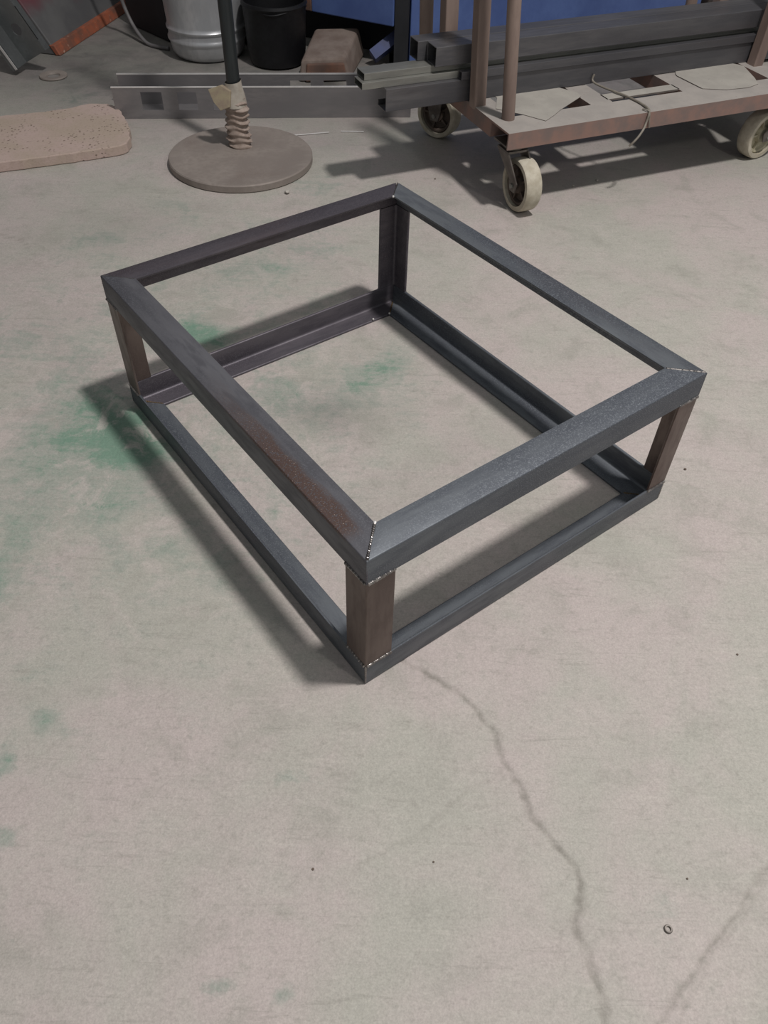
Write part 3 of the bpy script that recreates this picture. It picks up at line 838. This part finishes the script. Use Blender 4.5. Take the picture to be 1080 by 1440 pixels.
# ------------------------------------------------------------------ blue machine
mach = thing('blue_machine', 'large blue painted machine cabinet standing behind the trolley', 'machine', (0, 0, 0))
d24 = Vector((math.cos(CT), math.sin(CT))); n24 = Vector((-d24.y, d24.x))
q0 = Vector((0.062, 2.86))
def plan(pts, z0, z1, mat, name, bevel=0.004, parent=mach):
    V, F = prism([tuple(p) for p in pts], z0, z1)
    return obj(name, V, F, mat, parent, bevel=bevel)
plan([q0, q0 + d24 * 1.42, q0 + d24 * 1.42 + n24 * 0.6, q0 + n24 * 0.6], 0.0, 0.31, M_blue, 'cabinet_base')
plan([q0, q0 + d24 * 1.18, q0 + d24 * 1.18 + n24 * 0.6, q0 + n24 * 0.6], 0.312, 0.95, M_blue, 'cabinet_body')
pa, pb = Vector((-0.335, 2.955)), Vector((-0.006, 2.795))
dn = (pb - pa).normalized(); nn = Vector((-dn.y, dn.x))
plan([pa, pb, pb + nn * 0.02, pa + nn * 0.02], 0.150, 0.85, M_blue, 'skirt_panel')
plan([pa - dn * 0.035, pa, pa + nn * 0.03, pa - dn * 0.035 + nn * 0.03], 0.150, 0.85, M_block_end, 'skirt_edge')
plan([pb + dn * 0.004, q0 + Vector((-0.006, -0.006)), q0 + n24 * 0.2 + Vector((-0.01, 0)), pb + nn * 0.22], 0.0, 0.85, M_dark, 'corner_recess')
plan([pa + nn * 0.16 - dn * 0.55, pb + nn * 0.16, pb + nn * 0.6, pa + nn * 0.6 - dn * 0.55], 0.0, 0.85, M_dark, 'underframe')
# sloping blue stay at the foot of the cabinet
V, F = tube([(-0.085, 2.825, 0.035), (0.02, 2.875, 0.10)], 0.03, 4)
obj('foot_stay', V, F, M_blue_dark, mach)
V, F = box(-0.012, 0.012, -0.012, 0.012, 0, 0.07)
lt = q0 + d24 * 0.88
obj('latch', [(lt.x + x, lt.y - 0.012 + y, 0.255 + z) for x, y, z in V], F, M_black, mach, bevel=0.002)
obj('latch', [(lt.x + 0.03 + 0.4 * x, lt.y - 0.004 + y, 0.262 + 0.6 * z) for x, y, z in V], F, M_tube_light, mach, bevel=0.001)

# dark crate at the right end of the machine
crate = thing('dark_crate', 'dark rusty steel crate standing right of the blue machine', 'crate', tuple(q0 + d24 * 1.46) + (0,), CT)
obj('crate_body', *box(0.0, 0.75, 0.0, 0.5, 0.0, 0.42), M_crate, crate, bevel=0.006)
obj('crate_rim', *box(-0.012, 0.762, -0.012, 0.512, 0.42, 0.45), M_black, crate, bevel=0.004)
for k in range(4):
    obj('crate_rib', *box(0.06 + 0.2 * k, 0.09 + 0.2 * k, -0.018, 0.002, 0.0, 0.42), M_crate, crate, bevel=0.003)

# dusty block under the machine
blk = thing('dusty_block', 'dusty brown tapered block lying on the floor under the blue panel', 'block', (-0.245, 2.735, 0), math.radians(20))
V = [(-0.15, -0.07, 0), (0.05, -0.10, 0), (0.19, 0.16, 0), (-0.02, 0.20, 0), (-0.135, -0.06, 0.075), (0.03, -0.085, 0.075), (0.165, 0.16, 0.105), (-0.01, 0.19, 0.105)]
F = [(0, 1, 2, 3), (4, 5, 6, 7), (0, 1, 5, 4), (1, 2, 6, 5), (2, 3, 7, 6), (3, 0, 4, 7)]
obj('block_body', V, F, M_block, blk, bevel=0.012, segs=3)
V = [(-0.125, -0.083, 0.004), (0.035, -0.108, 0.004), (0.025, -0.100, 0.062), (-0.115, -0.075, 0.062), (-0.125, -0.06, 0.004), (0.035, -0.085, 0.004), (0.025, -0.080, 0.062), (-0.115, -0.055, 0.062)]
obj('block_end', V, [(0, 1, 2, 3), (4, 5, 6, 7), (0, 1, 5, 4), (1, 2, 6, 5), (2, 3, 7, 6), (3, 0, 4, 7)], M_block_end, blk, bevel=0.004)

# ------------------------------------------------------------------ left background: hopper, hose, dark bulk, leaning channel, ring
h0, h1 = Vector((-1.351, 2.828)), Vector((-1.150, 3.84))
hd = (h1 - h0).normalized(); hn = Vector((-hd.y, hd.x))
hop = thing('sloping_hopper', 'dusty maroon steel hopper side with flaking orange bottom edge', 'hopper', (h0.x, h0.y, 0), math.atan2(hd.y, hd.x))
HL = (h1 - h0).length
V = [(0, 0.0, 0), (HL, 0.0, 0), (HL, 0.75, 0), (0, 0.75, 0), (0.0, 0.33, 0.55), (HL, 0.33, 0.55), (HL, 0.42, 0.55), (0.0, 0.42, 0.55)]
obj('hopper_body', V, [(0, 1, 2, 3), (4, 5, 6, 7), (0, 1, 5, 4), (1, 2, 6, 5), (2, 3, 7, 6), (3, 0, 4, 7)], M_hopper, hop, bevel=0.004)
V = [(-0.004, -0.012, 0), (HL, -0.012, 0), (HL, 0.008, 0), (-0.004, 0.008, 0), (-0.004, 0.006, 0.036), (HL, 0.006, 0.036), (HL, 0.03, 0.036), (-0.004, 0.03, 0.036)]
obj('edge_strip', V, [(0, 1, 2, 3), (4, 5, 6, 7), (0, 1, 5, 4), (1, 2, 6, 5), (2, 3, 7, 6), (3, 0, 4, 7)], M_orange, hop, bevel=0.003)

V, F = tube(spline([(-1.135, 3.05, 0.42), (-1.14, 3.06, 0.30), (-1.135, 3.07, 0.20), (-1.125, 3.08, 0.12), (-1.09, 3.05, 0.05), (-1.03, 2.985, 0.010), (-0.97, 2.945, 0.008), (-0.925, 2.93, 0.008)], 8), 0.0075, 10)
tag(obj('grey_hose', V, F, M_hose, None, smooth=True), 'thin grey hose hanging down and curling towards the silver keg', 'hose')
case = thing('dark_bulk', 'dark blue-black bulk behind the hose', 'case', (-1.17, 3.25, 0), math.radians(-45))  # plain dark solid filling the dark patch behind the hose
obj('bulk_body', *box(0.0, 0.32, 0.0, 0.3, 0.0, 0.5), M_dark, case, bevel=0.008)
obj('bulk_top', *box(-0.006, 0.326, -0.006, 0.306, 0.5, 0.53), M_black, case, bevel=0.006)

# leaning channel with a hole
lean = thing('leaning_steel_channel', 'brushed steel channel with a round hole leaning at the left edge', 'steel channel', (0, 0, 0))
E1, E2, E4 = Vector((-1.31, 2.61, 0.085)), Vector((-1.41, 2.644, 0.03)), Vector((-1.464, 2.60, 0.004))
wv = (E1 - E2); vv = (E4 - E2)
axd = wv.cross(vv).normalized()
if axd.z < 0:
    axd = -axd
wd = wv.normalized(); vd = axd.cross(wd).normalized()
if vd.dot(vv) < 0:
    vd = -vd
W1, D1, T1, LN = wv.length, vv.dot(vd), 0.004, 0.75
def lean_pts(us):
    return [tuple(E2 + wd * u + vd * v + axd * s) for u, v, s in us]
def lean_box(u0, u1, v0, v1, s0, s1):
    V, F = box(u0, u1, v0, v1, s0, s1)
    return lean_pts(V), F
# flange with a punched hole: ring of quads between a circle and the outline
hc, hr = (W1 * 0.50, 0.100), 0.021
ang = [2 * math.pi * k / 32 for k in range(32)]
def on_rect(a):
    dx, dy = math.cos(a), math.sin(a)
    k = min((W1 * 0.5) / max(abs(dx), 1e-6), 0.06 / max(abs(dy), 1e-6))
    return (hc[0] + dx * k, hc[1] + dy * k)
V, F = [], []
for v in (-T1, 0.0):
    V += lean_pts([(hc[0] + hr * math.cos(a), v, hc[1] + hr * math.sin(a)) for a in ang])
    V += lean_pts([(on_rect(a)[0], v, on_rect(a)[1]) for a in ang])
for k in range(32):
    j = (k + 1) % 32
    F += [(k, j, 32 + j, 32 + k), (64 + k, 64 + j, 96 + j, 96 + k), (k, j, 64 + j, 64 + k)]
hole_part = (V, F)
V, F = join(hole_part, lean_box(0, W1, -T1, 0, 0, hc[1] - 0.06), lean_box(0, W1, -T1, 0, hc[1] + 0.06, LN))
obj('flange', V, F, M_brushed, lean)
obj('flange', *lean_box(-0.022, 0.0, D1, D1 + T1, 0, LN), M_brushed, lean)
obj('web', *lean_box(0.0, T1, 0, D1, 0, LN), M_brushed, lean)
obj('flange', *lean_box(W1 - T1, W1, -0.03, -T1, 0, LN), M_brushed, lean)
obj('cut_edge', *lean_box(-0.003, 0.0, -T1, 0.0005, -0.0005, LN), M_cut_edge, lean)
obj('cut_edge', *lean_box(-0.006, 0.004, D1 + T1, D1 + T1 + 0.002, -0.0005, LN), M_cut_edge, lean)

ring = obj('flat_ring', *lathe([(0.024, 0.0), (0.050, 0.0), (0.052, 0.003), (0.050, 0.007), (0.040, 0.008), (0.026, 0.005), (0.024, 0.0)], 40), M_disc, None, smooth=True, loc=(-1.298, 2.595, 0))
tag(ring, 'small flat grey ring lying on the floor below the leaning channel', 'ring')

# ------------------------------------------------------------------ small litter on the floor
for (x0, y0), (x1, y1), lb in (((-0.327, 2.118), (-0.213, 2.152), 'bright welding rod stub on the floor, the longer one nearer the pole'), ((-0.172, 2.164), (-0.093, 2.168), 'bright welding rod stub on the floor, the shorter one nearer the trolley')):
    V, F = tube([(x0, y0, 0.002), (x1, y1, 0.002)], 0.002, 8)
    tag(obj('welding_rod', V, F, M_cut_edge, None, smooth=True), lb, 'rod')
def grit(x, y, r, mat, label, flat=0.6):
    V, F = [], []
    bm = bmesh.new()
    bmesh.ops.create_icosphere(bm, subdivisions=2, radius=r)
    for v in bm.verts:
        v.co *= random.uniform(0.78, 1.15); v.co.z *= flat
    zmin = min(v.co.z for v in bm.verts)
    for v in bm.verts:
        v.co.z -= zmin + 0.0006
    me = bpy.data.meshes.new('grit'); bm.to_mesh(me); bm.free()
    me.materials.append(mat)
    o = bpy.data.objects.new('floor_grit', me); COL.objects.link(o)
    o.location = (x, y, 0)
    return tag(o, label, 'grit', 'grit on the floor')
grit(0.664, 1.849, 0.005, M_pebble, 'white crumb of grit in the trolley shadow right of the front caster')
grit(0.581, 1.803, 0.004, M_pebble, 'pale crumb of grit just right of the front caster')
grit(-0.306, 1.690, 0.009, M_pebble, 'pale crumb of grit at the front right rim of the round base plate')
grit(0.147, 1.821, 0.0029, M_chip, 'dark crumb of grit left of the front caster beyond the frame corner')
grit(0.633, 0.524, 0.0029, M_chip, 'brown crumb of grit right of the frame corner post')
grit(-0.863, 1.960, 0.0029, M_chip, 'red brown crumb of grit beside the rounded slab corner')
grit(0.276, 1.335, 0.004, M_cut_edge, 'bright metal crumb on the floor behind the far right frame rail')
grit(-0.059, -0.286, 0.0019, M_chip, 'brown crumb of grit on the bare floor in front of the frame')
grit(0.616, 0.080, 0.0019, M_chip, 'thin dark chip on the bare floor far right', 0.4)
grit(0.104, -0.271, 0.0014, M_chip, 'small grey crumb on the floor left of the crack')
grit(0.447, -0.282, 0.0014, M_chip, 'small grey crumb on the floor right of the crack')
V, F = lathe([(0.0028, 0.0), (0.0052, 0.0), (0.0056, 0.0015), (0.0048, 0.003), (0.0032, 0.003), (0.0028, 0.0)], 20)
tag(obj('metal_washer', V, F, M_fork, None, smooth=True, loc=(0.407, -0.346, 0)), 'tiny metal washer lying right of the crack in the foreground', 'washer')
